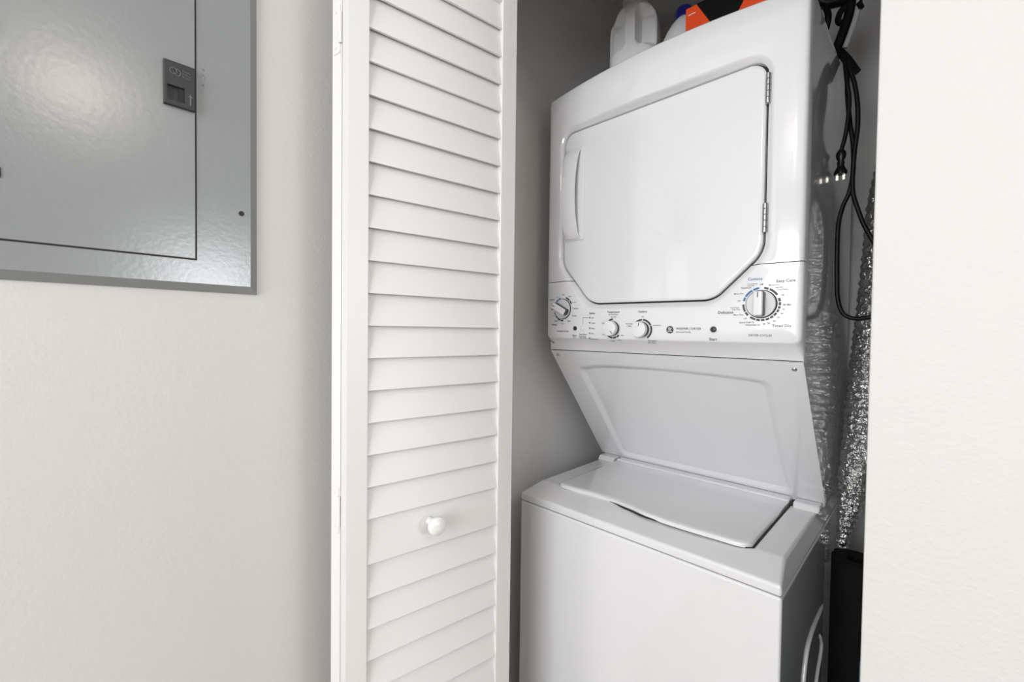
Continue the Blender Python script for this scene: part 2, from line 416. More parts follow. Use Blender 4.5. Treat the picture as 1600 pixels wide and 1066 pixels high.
rings(bm, [[(x, y, ZT + h) for x, y in lid_loop(d)] for d, h in ((0.001, -.001), (0, .003), (.0012, .0062), (.004, .0082), (.012, .0090))]); put('washer_lid', bm, ENAMEL, mc, angle=60)
# raised strip behind the lid (lid hinge strip and the two deck ends)
for a, b, nm in ((X0 + .008, -.716, 'deck_end'), (-.708, -.2425, 'lid_hinge_strip'), (-.234, X1 - .005, 'deck_end')):
    bm = BM(); prism(bm, [(1.196, ZT - .002), (1.206, ZT + .0125), (1.29, ZT + .0125), (1.29, ZT - .002)], 'x', a, b, .004, 3); put(nm, bm, ENAMEL, mc)
put('strip_gap', box(BM(), -.72, -.23, 1.205, 1.28, ZT - .001, ZT + .004), GAP, mc)

# --- dryer cabinet (its sides run down behind the sloping panel)
bm = BM(); prism(bm, [(.972, 1.232), (1.243, .888), (1.243, ZT - .001), (YBK, ZT - .001), (YBK, 1.9225), (.966, 1.9225)], 'x', X0 + .0012, X1 - .0012, .006, 3)
put('dryer_cabinet', bm, ENAMEL, mc, angle=40)

# --- sloping service panel with a shallow recess
S0 = Vector((0, .9615, 1.2270)); ST = Vector((0, 1.2365 - .9615, .8865 - 1.2270)); SL = ST.length; ST.normalize()
SN = ST.cross(Vector((1, 0, 0)));
if SN.y > 0: SN = -SN
def slope_panel():
    xc = XC
    inner = [(-.712, .058), (-.66, .0455), (-.60, .0415), (-.50, .0395), (-.42, .0405), (-.33, .0455), (-.27, .0505), (-.245, .0545), (-.236, .066), (-.2395, .20), (-.240, .33), (-.2395, .420), (-.247, .4275), (-.40, .4285), (-.55, .4285), (-.695, .4285), (-.7055, .420), (-.7075, .33), (-.7105, .20), (-.7135, .075)]
    inner = [tuple(p) for p in inner]
    # resample both loops by angle about the middle
    c = Vector((xc, .235)); n = 160
    def hit(poly, d):
        best = 0
        for i in range(len(poly)):
            a = Vector(poly[i]) - c; e = Vector(poly[(i + 1) % len(poly)]) - Vector(poly[i])
            den = d.x * e.y - d.y * e.x
            if abs(den) < 1e-12: continue
            t = (a.x * e.y - a.y * e.x) / den; s = (a.x * d.y - a.y * d.x) / den
            if t > 0 and -1e-9 <= s <= 1 + 1e-9: best = max(best, t)
        return best
    outer = [(X0, 0), (X1, 0), (X1, SL), (X0, SL)]
    ths = sorted([2 * PI * k / n for k in range(n)] + [math.atan2(p[1] - c.y, p[0] - c.x) % (2 * PI) for p in outer])
    Lo, Li = [], []
    for th in ths:
        d = Vector((math.cos(th), math.sin(th))); Lo.append(c + d * hit(outer, d)); Li.append(c + d * hit(inner, d))
    def sh(d): return [(xc + (p.x - xc) * (1 - d / .237), .235 + (p.y - .235) * (1 - d / .193)) for p in Li]
    Li0, Li1, Li2, Li3 = sh(-.003), sh(.0035), sh(.0135), sh(.0175)
    def W(p, h): return Vector((p[0], 0, 0)) + S0 + ST * p[1] + SN * h
    bm = BM()
    rings(bm, [[W(p, -.012) for p in Lo], [W(p, 0) for p in Lo], [W(p, 0) for p in Li0], [W(p, -.0012) for p in Li1], [W(p, -.0075) for p in Li2],
               [W(p, -.0085) for p in Li3]], False, True)
    put('sloping_panel', bm, ENAMEL, mc, angle=40)
    for x, t in ((-.7610, .0145), (-.1925, .0170)):
        M = Matrix.Translation(W((x, t), 0)) @ SN.to_track_quat('Z', 'Y').to_matrix().to_4x4()
        bm = BM(); lathe(bm, [(.0046, -.001), (.0046, .0012), (.0030, .0024), (.0016, .0024), (.0014, .0010)], M, 14)
        put('screw', bm, STEEL, mc)
slope_panel()
put('panel_gap', box(BM(), X0 + .003, X1 - .003, .9640, .975, 1.2262, 1.2360), GAP, mc)

# --- dryer front: bowed shell lofted from its outline to the door opening
ZD0, ZD1 = 1.260, 1.911
def bow(x): return 1 - ((x - XC) / (X1 - XC)) ** 2
def surf(x, z):
    k = max(0, min(1, (z - 1.20) / .2)); return 0.941 - (0.012 + .002 * k) * max(0, bow(x))
DOOR = fillet([(-.7285, 1.8075), (-.2415, 1.8080), (-.2410, 1.437), (-.3330, 1.3475), (-.6390, 1.3500), (-.7290, 1.457)], [.030, .030, .06, .055, .06, .06], 8)
CD = Vector((XC, 1.585))
def ray_hit(poly, d):
    best = 0
    for i in range(len(poly)):
        a = Vector(poly[i]) - CD; e = Vector(poly[(i + 1) % len(poly)]) - Vector(poly[i])
        den = d.x * e.y - d.y * e.x
        if abs(den) < 1e-14: continue
        t = (a.x * e.y - a.y * e.x) / den; s = (a.x * d.y - a.y * d.x) / den
        if t > 0 and -1e-6 <= s <= 1 + 1e-6: best = max(best, t)
    return best
outer = fillet([(X0, ZD1), (X1, ZD1), (X1, ZD0), (X0, ZD0)], [.006, .006, .014, .014], 4)
ths = sorted({round(2 * PI * k / 300, 6) for k in range(300)} | {round(math.atan2(p[1] - CD.y, p[0] - CD.x) % (2 * PI), 6) for p in outer})
LO = [tuple(CD + Vector((math.cos(t), math.sin(t))) * ray_hit(outer, Vector((math.cos(t), math.sin(t))))) for t in ths]
LO = [(x, z + (.014 * max(0, bow(x)) if z > ZD1 - .004 else 0)) for x, z in LO]
LI = [tuple(CD + Vector((math.cos(t), math.sin(t))) * ray_hit(DOOR, Vector((math.cos(t), math.sin(t))))) for t in ths]
def front_shell():
    bm = BM()
    LIo = offset_poly(LI, -.014); LO1 = offset_poly(LO, .0022); LO2 = offset_poly(LO, .006)
    def mix(a, b, t): return (a[0] + (b[0] - a[0]) * t, a[1] + (b[1] - a[1]) * t)
    def back(p):
        if p[1] < ZD0 + .016:
            k = (ZD0 + .016 - p[1]) / .016; xx = X1 if p[0] > X1 - .0145 else X0 if p[0] < X0 + .0145 else p[0]
            return (xx, .978 - .0175 * k, p[1] - .0293 * k)
        return (p[0], .978, p[1])
    R = [[back(p) for p in LO]]
    R.append([(p[0], surf(*p) + .0065, p[1]) for p in LO])
    R.append([(p[0], surf(*p) + .0020, p[1]) for p in LO1])
    R.append([(p[0], surf(*p), p[1]) for p in LO2])
    for t in (.33, .66):
        R.append([(q[0], surf(*q), q[1]) for q in (mix(a, b, t) for a, b in zip(LO2, LIo))])
    R.append([(p[0], surf(*p), p[1]) for p in LIo])
    for off, t in ((-.0118, .06), (-.0092, .22), (-.0064, .48), (-.0038, .76)):
        R.append([(p[0], surf(*p) * (1 - t) + .9440 * t, p[1]) for p in offset_poly(LI, off)])
    R.append([(p[0], .9440, p[1]) for p in offset_poly(LI, -.0012)])
    R.append([(p[0], .9470, p[1]) for p in LI])
    R.append([(p[0], .9750, p[1]) for p in LI])
    rings(bm, R, False, False); return bm
def half(keep_up):
    bm = front_shell(); z = 1.4145 + (.0008 if keep_up else -.0008)
    bmesh.ops.bisect_plane(bm, geom=list(bm.verts) + list(bm.edges) + list(bm.faces), plane_co=(0, 0, z), plane_no=(0, 0, 1), clear_inner=keep_up, clear_outer=not keep_up)
    return bm
put('dryer_front', half(True), ENAMEL, mc, angle=70)
cp = put('control_panel', half(False), PLAST, mc, angle=70, label='white control panel with printed dials')
bm = BM(); box(bm, X0 + .004, X1 - .004, .958, .972, 1.265, 1.905); put('front_backing', bm, GAP, mc)
# door
bm = BM()
def shr(d): return [(-.485 + (p[0] + .485) * (1 - d / .243), 1.578 + (p[1] - 1.578) * (1 - d / .23)) for p in LI]
rings(bm, [[(p[0], yy, p[1]) for p in shr(d)] for d, yy in ((.0035, .956), (.0035, .9465), (.0045, .9440), (.0075, .9424), (.010, .9422))]); dd = put('dryer_door', bm, ENAMEL, mc, angle=60)
# door handle: an arched pull with a hollow behind its right edge
def handle():
    bm = BM(); n = 24; z0, z1 = 1.5235, 1.7545
    F, Bk = [], []
    for k in range(n + 1):
        t = k / n; a = math.sin(PI * t) ** .55; z = z0 + (z1 - z0) * t
        bx = .004 * (a - .5)
        row = [(-.7175 - bx, .9415), (-.7175 - bx, .9365 - .012 * a), (-.7120 - bx, .9330 - .018 * a), (-.6950, .9335 - .022 * a), (-.6720 - .004 * a, .9375 - .0225 * a), (-.6700 - .004 * a, .9405 - .0215 * a)]
        inn = [(-.6740 - .004 * a, .9415 - .0190 * a), (-.6900, .9410 - .012 * a), (-.7080, .9415)]
        F.append([(x, y, z) for x, y in row + inn])
    rings(bm, F); put('door_handle', bm, PLAST, dd, angle=40, label='white arched pull handle')
    put('handle_plate', box(BM(), -.7170, -.6605, .9395, .944, 1.519, 1.759, .003, 3), PLAST, dd)
handle()
for za, zb in ((1.7185, 1.776), (1.4745, 1.5305)):
    bm = BM(); n = 5
    prof = [(.0005, 0)]
    for k in range(n):
        a = (zb - za) * k / n; b = (zb - za) * (k + 1) / n
        prof += [(.0030, a + .0002), (.0048, a + .0010), (.0048, b - .0010), (.0030, b - .0002)]
    prof.append((.0005, zb - za))
    lathe(bm, prof, Matrix.Translation((-.2405, .9385, za)), 12); put('door_hinge', bm, STEEL, dd, label='steel knuckle hinge')
# --- printed marks on the control panel, laid on its curved face
def on_panel(bm, h=.0005):
    for v in bm.verts: v.co = Vector((v.co.x, surf(v.co.x, v.co.z) - h, v.co.z))
def text(bm, s, x, z, wid, maxsize=None):
    cu = bpy.data.curves.new('t', 'FONT'); cu.body = s; cu.align_x = 'CENTER'; cu.align_y = 'CENTER'; cu.resolution_u = 2; cu.offset = 0.014
    ob = bpy.data.objects.new('t', cu); C.objects.link(ob)
    bpy.context.view_layer.update()
    me = bpy.data.meshes.new_from_object(ob.evaluated_get(bpy.context.evaluated_depsgraph_get()))
    xs = [v.co.x for v in me.vertices]; ys = [v.co.y for v in me.vertices]
    k = wid / (max(xs) - min(xs)); cx = (max(xs) + min(xs)) / 2; cy = 0.35
    M = Matrix(((k, 0, 0, x - k * cx), (0, 0, 0, 0), (0, k * 1.0, 0, z - k * (max(ys) + min(ys)) / 2), (0, 0, 0, 1)))
    tmp = bmesh.new(); tmp.from_mesh(me)
    for v in tmp.verts: v.co = M @ v.co
    me2 = bpy.data.meshes.new('t2'); tmp.to_mesh(me2); tmp.free(); bm.from_mesh(me2)
    bpy.data.objects.remove(ob); bpy.data.meshes.remove(me); bpy.data.meshes.remove(me2); bpy.data.curves.remove(cu)
MAIN = [('Easy Care', -0.2029, 1.3794, 0.0301), ('Delicates', -0.3054, 1.3229, 0.0288), ('Timed Dry', -0.2081, 1.2954, 0.0311), ('Start', -0.3285, 1.2685, 0.0158),
        ('Whites', -0.7499, 1.2989, 0.0196), ('Start', -0.6783, 1.2709, 0.0145), ('Status', -0.6229, 1.3276, 0.0179), ('Temperature', -0.5611, 1.3285, 0.0346), ('Options', -0.4839, 1.3278, 0.0221)]
SMALL = [('Cool Down', -0.2579, 1.3772, 0.0166), ('Less Dry', -0.2611, 1.3735, 0.0124), ('Optimum', -0.2691, 1.3697, 0.0181), ('Off', -0.2429, 1.3754, 0.0058), ('More Dry', -0.2219, 1.3729, 0.0170),
         ('Less Dry', -0.2132, 1.3680, 0.0131), ('Cool Down', -0.2081, 1.3642, 0.0164), ('More Dry', -0.2818, 1.3589, 0.0170), ('Off', -0.2814, 1.3451, 0.0052), ('Off', -0.2080, 1.3536, 0.0050),
         ('Cool Down', -0.2889, 1.3321, 0.0165), ('Less Dry', -0.2865, 1.3280, 0.0140), ('More Dry', -0.2820, 1.3174, 0.0171), ('Off', -0.2696, 1.3103, 0.0053), ('80 Min', -0.2001, 1.3354, 0.0132),
         ('70', -0.2056, 1.3267, 0.0043), ('60', -0.2079, 1.3193, 0.0041), ('50', -0.2136, 1.3119, 0.0047), ('40', -0.2204, 1.3050, 0.0047), ('30', -0.2293, 1.3009, 0.0047), ('20', -0.2371, 1.2994, 0.0046),
         ('Quick Fluff 10', -0.2674, 1.3024, 0.0261), ('Dewrinkle 20', -0.2562, 1.2978, 0.0249),
         ('Off', -0.7190, 1.3790, 0.0065), ('Light', -0.7410, 1.3727, 0.0064), ('Heavy', -0.6964, 1.3734, 0.0102), ('Normal', -0.7567, 1.3581, 0.0137), ('Light', -0.7592, 1.3405, 0.0096), ('Active', -0.7547, 1.3230, 0.0082),
         ('Bulky', -0.7422, 1.3084, 0.0135), ('Rinse', -0.7195, 1.3016, 0.0105), ('Spin', -0.6977, 1.3081, 0.0102), ('Speed Wash', -0.6812, 1.3568, 0.0150), ('Delicates', -0.6751, 1.3412, 0.0161), ('Casual', -0.6807, 1.3222, 0.0142),
         ('Pause', -0.6782, 1.2652, 0.0095), ('Deep Rinse', -0.6512, 1.2733, 0.0241), ('Extra Rinse', -0.6515, 1.2683, 0.0230), ('Fabric Softener', -0.6504, 1.2647, 0.0229), ('Fill', -0.6209, 1.3156, 0.0051), ('Wash', -0.6186, 1.3026, 0.0102),
         ('Rinse', -0.6195, 1.2893, 0.0107), ('Spin', -0.6211, 1.2761, 0.0080), ('Lid Locked', -0.6155, 1.2625, 0.0208), ('All Cold Rinses', -0.5612, 1.3232, 0.0271), ('Tap Cold', -0.5607, 1.3170, 0.0152), ('Cold', -0.5889, 1.3028, 0.0093),
         ('Cool', -0.5892, 1.2744, 0.0076), ('Colors', -0.5614, 1.2593, 0.0122), ('Warm', -0.5434, 1.2620, 0.0106), ('Hot', -0.5355, 1.2733, 0.0073), ('Off', -0.4838, 1.3166, 0.0055), ('Pre Soak', -0.5176, 1.3006, 0.0175),
         ('+ Rinse', -0.5168, 1.2952, 0.0147), ('Extra Rinse', -0.4488, 1.2969, 0.0188), ('Pre Soak +', -0.4592, 1.2621, 0.0215), ('Extra Rinse', -0.4602, 1.2576, 0.0192), ('Auto Load Sensing', -0.3897, 1.2822, 0.0318)]
GREYS = [('DRYER CYCLES', -0.2432, 1.2775, 0.0393), ('WASHER CYCLES', -0.7194, 1.2811, 0.0419), ('WASHER | DRYER', -0.3790, 1.2891, 0.0535)]
BLUES = [('Cottons', -0.2539, 1.3866, 0.0250), ('Colors', -0.7599, 1.3678, 0.0187)]
for L, m in ((MAIN, PRINT), (GREYS, PRINTG), (BLUES, BLUEP)):
    for tx, x, z, wd in L:
        bm = BM(); text(bm, tx, x, z, wd); on_panel(bm, .0006); put('lettering', bm, m, cp, smooth=False)
bm = BM()
for tx, x, z, wd in SMALL: text(bm, tx, x, z, wd)
on_panel(bm, .0006); put('small_lettering', bm, PRINTG, cp, smooth=False)['kind'] = 'stuff'
bm = BM()       # tick bars of the status row and its bracket line
for z in (1.3165, 1.3033, 1.2898, 1.277, 1.2641):
    for q in [(-.6312, -.6282, z - .0022, z + .0022)]:
        vs = [bm.verts.new(p) for p in ((q[0], 0, q[2]), (q[1], 0, q[2]), (q[1], 0, q[3]), (q[0], 0, q[3]))]; bm.faces.new(vs)
for q in [(-.6519, -.6511, 1.2985, 1.3168), (-.6519, -.6340, 1.3160, 1.3168)]:
    vs = [bm.verts.new(p) for p in ((q[0], 0, q[2]), (q[1], 0, q[2]), (q[1], 0, q[3]), (q[0], 0, q[3]))]; bm.faces.new(vs)
on_panel(bm, .0006); put('status_marks', bm, PRINT, cp, smooth=False)['kind'] = 'stuff'
def arcs(bm, x, z, r0, r1, spans):
    """spans in clock degrees from the top, clockwise"""
    for a, b in spans:
        n = max(2, int((b - a) / 4)); prev = None
        for k in range(n + 1):
            t = math.radians(a + (b - a) * k / n)
            p = bm.verts.new((x + r0 * math.sin(t), 0, z + r0 * math.cos(t))); q = bm.verts.new((x + r1 * math.sin(t), 0, z + r1 * math.cos(t)))
            if prev: bm.faces.new((prev[0], p, q, prev[1]))
            prev = (p, q)
KR, KL = (-.2425, 1.3378), (-.7185, 1.3405); KT, KO = (-.5610, 1.2892), (-.4845, 1.2872)
for args in ((*KR, .0290, .0328, [(8, 22), (26, 58), (70, 82), (85, 96), (99, 108), (111, 121), (124, 136), (139, 150), (153, 165), (168, 180), (183, 195), (198, 217), (226, 240), (243, 270)]),
             (*KL, .0290, .0330, [(16, 44), (48, 66), (178, 196), (199, 218), (221, 238), (241, 256)]),
             (*KT, .0205, .0245, [(-32, -2), (134, 152), (156, 180), (184, 226)]),
             (*KO, .0205, .0245, [(-62, -3), (3, 64), (68, 146)])):
    bm = BM(); arcs(bm, *args); on_panel(bm, .0006); put('dial_ring_marks', bm, PRINT, cp, smooth=False)['kind'] = 'stuff'
for args in ((*KR, .0290, .0328, [(282, 296), (299, 330), (333, 352)]), (*KL, .0290, .0330, [(308, 326), (329, 342)])):
    bm = BM(); arcs(bm, *args); on_panel(bm, .0006); put('blue_ring_marks', bm, BLUEP, cp, smooth=False)['kind'] = 'stuff'
# round emblem left of the lettering: dark disc with a pale curled monogram
ex, ez = -.4191, 1.2873
bm = BM(); lathe(bm, [(.0080, -.001), (.0080, .0008), (.0074, .0012)], FY(ex, surf(ex, ez), ez), 28); em = put('round_emblem', bm, DARK, mc, label='small round dark emblem with pale curled monogram')
bm = BM(); ye = surf(ex, ez) - .0013
def curl(pts): tube(bm, smooth_path([(ex + .001 * a, ye, ez + .001 * b) for a, b in pts], 5), .00052, 5)
curl([(1.0, 4.6), (-1.2, 5.2), (-3.2, 3.4), (-2.6, .8), (-.6, .4), (.6, 2.0), (-.2, 3.4)])
curl([(-.6, .4), (.4, -1.6), (-.6, -4.2), (-3.0, -4.4), (-4.2, -2.4), (-2.6, -1.2)])
curl([(4.6, 2.6), (3.6, 4.2), (1.8, 3.6), (1.8, 1.6), (3.2, .6)])
curl([(3.0, .7), (1.2, -.4), (1.4, -3.2), (3.4, -4.2), (5.0, -2.4)])
for q in range(10):
    t = q * PI / 5; tube(bm, [(ex + .0063 * math.cos(t + k * .14), ye + .0003, ez + .0063 * math.sin(t + k * .14)) for k in range(3)], .0003, 4)
put('monogram', bm, WHITEINK, em)
# --- dials
def dial(x, z, ang):
    """large dial: pale disc with a bar grip; ang clockwise from the top"""
    y = surf(x, z); M = FY(x, y, z) @ Matrix.Rotation(-math.radians(ang), 4, 'Z')
    bm = BM(); lathe(bm, [(.0272, -.001), (.0272, .0025), (.0262, .0042), (.0255, .0042)], M, 40); k = put('control_knob', bm, DARK, mc, label='large white dial with a raised bar grip')
    bm = BM(); lathe(bm, [(.0256, .002), (.0256, .0050), (.0246, .0064), (.0005, .0064)], M, 40); put('dial_face', bm, GREYPL, k)
    bm = BM(); hw, top, bot = .0086, .0238, -.0238
    prism(bm, [(-hw, bot + .003), (-hw + .004, bot), (hw - .004, bot), (hw, bot + .003), (hw, top - .003), (hw - .003, top), (-hw + .003, top), (-hw, top - .003)], 'z', .005, .0195)
    bm.transform(M); put('grip_core', bm, DARK, k)
    bm = BM(); hw -= .0004
    box(bm, -hw, hw, bot + .0006, top - .0006, .0185, .0262, .0032, 4); bm.transform(M); put('bar_grip', bm, PLAST, k, angle=50)
    bm = BM(); box(bm, -.0008, .0008, top - .0125, top - .003, .0258, .0267); bm.transform(M); put('pointer_line', bm, PRINT, k)
dial(*KR, 0); dial(*KL, -62)
def small_knob(x, z, ang):
    y = surf(x, z); M = FY(x, y, z) @ Matrix.Rotation(-math.radians(ang), 4, 'Z')
    bm = BM(); lathe(bm, [(.0200, -.001), (.0200, .0012), (.0192, .0018), (.0005, .0018)], M, 36); k = put('control_knob', bm, GREYPL, mc, label='small round white knob')
    bm = BM(); lathe(bm, [(.0178, .001), (.0174, .0120), (.0005, .0120)], M, 36); put('knob_skirt', bm, DARK, k)
    bm = BM(); lathe(bm, [(.0177, .0105), (.0183, .0125), (.0183, .0185), (.0172, .0215), (.0150, .0225), (.0005, .0230)], M, 36); put('knob_cap', bm, PLAST, k)
    bm = BM(); box(bm, -.0007, .0007, .0075, .0160, .0221, .0232); bm.transform(M); put('pointer_line', bm, PRINT, k)
small_knob(*KT, 140); small_knob(*KO, 12)
def button(x, z, r, m, lab):
    y = surf(x, z); bm = BM(); lathe(bm, [(r + .0028, -.001), (r + .0028, .0005), (r + .0010, .0010), (r + .0006, .0002)], FY(x, y, z), 26); b = put('push_button', bm, PLAST, mc, label=lab)
    bm = BM(); lathe(bm, [(r, -.001), (r, .0020), (r * .85, .0032), (r * .4, .0040), (.0004, .0042)], FY(x, y, z), 26); put('button_cap', bm, m, b)
button(-.3278, 1.2884, .0060, DARK, 'round black start button'); button(-.6762, 1.2892, .0055, DARK, 'round black start button'); button(-.6514, 1.2900, .0052, PLAST, 'round white button')
# small scuffed mark under the left dial
bm = BM()
for dx, dz, l in ((0, 0, .004), (-.006, .003, .003), (.005, -.002, .0015)):
    tube(bm, [(-.7645 + dx, .9445, 1.2525 + dz), (-.7645 + dx + l, .9445, 1.2525 + dz - l)], .0011, 5)
for v in bm.verts: v.co.y = v.co.y + .004
put('scuff', bm, PRINTG, mc)

# ================================================================ THINGS ON TOP OF THE DRYER
ZTOP = 1.9250
# white jug with a moulded handle
def jug():
    cx, cy = -.640, 1.150
    a = math.radians(14)                      # handle side turned to the room
    t = root('bleach_jug', 'plain white plastic jug with a moulded handle on the dryer', 'jug', (cx, cy, ZTOP), a)
    bm = BM(); n = 40
    prof = [(.060, .0), (.066, .006), (.067, .02), (.067, .205), (.0655, .225), (.060, .247), (.050, .266), (.038, .280), (.0335, .285)]
    def sq(r, z, k):
        th = 2 * PI * k / n; c, s = math.cos(th), math.sin(th); p = 3.2 if z < .24 else 2.4
        q = (abs(c) ** p + abs(s) ** p) ** (-1 / p); return (r * q * c, r * .80 * q * s, z)
    R = [[sq(r, z, k) for k in range(n)] for r, z in prof]
    # subdivide rows for the carved finger hollows left and right of the handle
    fine = []
    zs = [.0, .006, .02, .06, .10] + [.11 + .006 * i for i in range(29)] + [.2853]
    def rad(z):
        for (r0_, z0_), (r1_, z1_) in zip(prof, prof[1:]):
            if z0_ <= z <= z1_: return r0_ + (r1_ - r0_) * (z - z0_) / (z1_ - z0_)
        return prof[-1][0]
    n = 96
    for z in zs:
        row = []
        for k in range(n):
            x, y, zz = sq(rad(z), z, k)
            if y < 0:
                # hollow: front side, leaving a central post (handle) that widens into the belly
                post = .0150 + .016 * max(0, min(1, (.165 - z) / .045)) ** 1.0 + .002 * max(0, (z - .25) / .03)
                d = abs(x) - post
                lo = .150 - .25 * max(0, d); hi = .262
                inside = max(0, min(1, d / .006)) * max(0, min(1, (z - lo) / .016)) * max(0, min(1, (hi - z) / .012))
                rim = max(0, min(1, (rad(z) * .985 - abs(x)) / .008))
                inside *= rim
                y = y + inside * .052 * (1 - abs(x) / .13)
            row.append((x, y, zz))
        fine.append(row)
    rings(bm, fine); put('jug_body', bm, HDPE, t, world=False, angle=60)
    bm = BM(); lathe(bm, [(.0335, .283), (.0335, .292), (.036, .293), (.036, .325), (.034, .329), (.0005, .329)], Matrix(), 36)
    put('jug_cap', bm, mat('jug_cap_plastic', (.74, .74, .72), .35), t, world=False)
    bm = BM(); R = []
    for z in (.012, .172):
        R.append([(-.0676, .030 - .006 * k, z) for k in range(9)])
    A = [bm.verts.new(p) for p in R[0]]; B = [bm.verts.new(p) for p in R[1]]
    for k in range(8): bm.faces.new((A[k], A[k + 1], B[k + 1], B[k]))
    bmesh.ops.solidify(bm, geom=list(bm.faces), thickness=.0006)
    put('label_edge', bm, PINK, t, world=False)
jug()
# bottle with blue cap behind the box
def bottle():
    cx, cy = -.500, 1.135
    t = root('detergent_bottle', 'white bottle with sloping shoulders and a blue cap behind the carton', 'bottle', (cx, cy, ZTOP), math.radians(20))
    bm = BM(); n = 32
    def ring(a, b, z, ox=0): return [(ox + a * math.cos(2 * PI * k / n), b * math.sin(2 * PI * k / n), z) for k in range(n)]
    rings(bm, [ring(.050, .036, 0), ring(.054, .040, .006), ring(.054, .040, .09), ring(.050, .038, .115, .002), ring(.040, .032, .140, .004), ring(.030, .026, .160, .006), ring(.020, .020, .172, .008), ring(.016, .016, .176, .008)])
    put('bottle_body', bm, mat('bottle_plastic', (.70, .71, .72), .3), t, world=False)
    bm = BM(); lathe(bm, [(.0205, .172), (.0215, .174), (.0215, .192), (.0185, .200), (.010, .204), (.0005, .205)], Matrix.Translation((.008, 0, 0)), 28); put('bottle_cap', bm, BLUECAP, t, world=False)
bottle()
# orange and black carton with a serrated print border
def carton():
    x0, x1, y0, y1, h = -.438, -.195, 1.020, 1.110, .110
    t = root('carton', 'orange and black cardboard carton lying on the dryer top', 'carton', ((x0 + x1) / 2, (y0 + y1) / 2, ZTOP))
    put('carton_body', box(BM(), x0, x1, y0, y1, ZTOP, ZTOP + h, .0012, 2), ORANGE, t)
    bm = BM(); zb, zt = ZTOP + .002, ZTOP + h - .0006; n = 26
    L = []; R = []
    for k in range(2 * n + 1):
        u = k / (2 * n); z = zb + (zt - zb) * u; j = .0016 if k % 2 else 0
        L.append((-.352 - .062 * u + j, y0 - .0005, z)); R.append((-.352 + .066 * u - j, y0 - .0005, z))
    L = [(x, y, z) for x, y, z in L]
    VL = [bm.verts.new(p) for p in L]; VR = [bm.verts.new(p) for p in R]
    for k in range(2 * n): bm.faces.new((VL[k], VR[k], VR[k + 1], VL[k + 1]))
    put('black_print', bm, BLKCARD, t, smooth=False)
    put('black_print', box(BM(), -.414, -.286, y0, y1 - .002, ZTOP + h - .0004, ZTOP + h + .0005), BLKCARD, t)
    bm = BM(); vs = [bm.verts.new(p) for p in ((-.432, y0 - .0007, ZTOP + .0915), (-.415, y0 - .0007, ZTOP + .0915), (-.415, y0 - .0007, ZTOP + .0932), (-.432, y0 - .0007, ZTOP + .0932))]; bm.faces.new(vs)
    put('white_print_line', bm, WHITEINK, t, smooth=False)
carton()

# ================================================================ THINGS IN THE GAP BESIDE THE MACHINE
# foil duct: corrugated, crumpled sleeve
def duct():
    ctrl = [(-.040, 1.50, 1.98, .050), (-.060, 1.49, 1.80, .050), (-.078, 1.485, 1.713, .050), (-.093, 1.48, 1.608, .050), (-.099, 1.48, 1.491, .050), (-.106, 1.48, 1.373, .050), (-.114, 1.475, 1.252, .050), (-.121, 1.455, 1.131, .051),
            (-.126, 1.41, 1.004, .048), (-.137, 1.385, .930, .039), (-.147, 1.370, .846, .0275), (-.154, 1.364, .790, .0175), (-.158, 1.362, .745, .0150), (-.158, 1.362, .700, .0145)]
    P = smooth_path([c[:3] for c in ctrl], 30); rr = smooth_path([(c[3], 0, 0) for c in ctrl], 30)
    rng = random.Random(3); n = 40; s = 0; R = []; prev = None
    lens = [0]
    for a, b in zip(P, P[1:]): lens.append(lens[-1] + (b - a).length)
    # resample evenly
    m = 460; Q = []; j = 0
    for i in range(m + 1):
        L = lens[-1] * i / m
        while j < len(lens) - 2 and lens[j + 1] < L: j += 1
        t = (L - lens[j]) / max(1e-9, lens[j + 1] - lens[j]); Q.append((P[j].lerp(P[j + 1], t), rr[j].x + (rr[j + 1].x - rr[j].x) * t, L))
    ph = [rng.uniform(0, 6.28) for _ in range(12)]
    for i, (p, r, L) in enumerate(Q):
        t = (Q[min(i + 1, m)][0] - Q[max(i - 1, 0)][0]).normalized()
        a = t.cross(Vector((0, 1, 0))).normalized(); b = t.cross(a)
        pitch = .0215 - .007 * max(0, min(1, (1.0 - p.z) / .15)); row = []
        for k in range(n):
            th = 2 * PI * k / n
            w_ = abs(math.sin(PI * L / pitch + .25 * math.sin(3 * th + ph[0] + L * 30)))
            cr = (math.sin(5 * th + ph[1] + 9 * math.sin(L * 61 + ph[2])) + math.sin(9 * th + ph[3] + 7 * math.sin(L * 97 + ph[4])) + .8 * math.sin(14 * th + ph[5] + L * 290)) * .0011
            amp = .085 + .12 * max(0, min(1, (.93 - p.z) / .10)); q = r * (1 - amp + amp * w_) + cr * (1 - .5 * w_) * min(1, r / .04) - .001
            row.append(p + a * (q * math.cos(th)) + b * (q * math.sin(th)))
        R.append(row)
    bm = BM(); rings(bm, R)
    o = put('foil_duct', bm, FOIL, None, angle=180); tag(o, 'crinkled silver foil exhaust duct hanging beside the machine', 'duct')
duct()
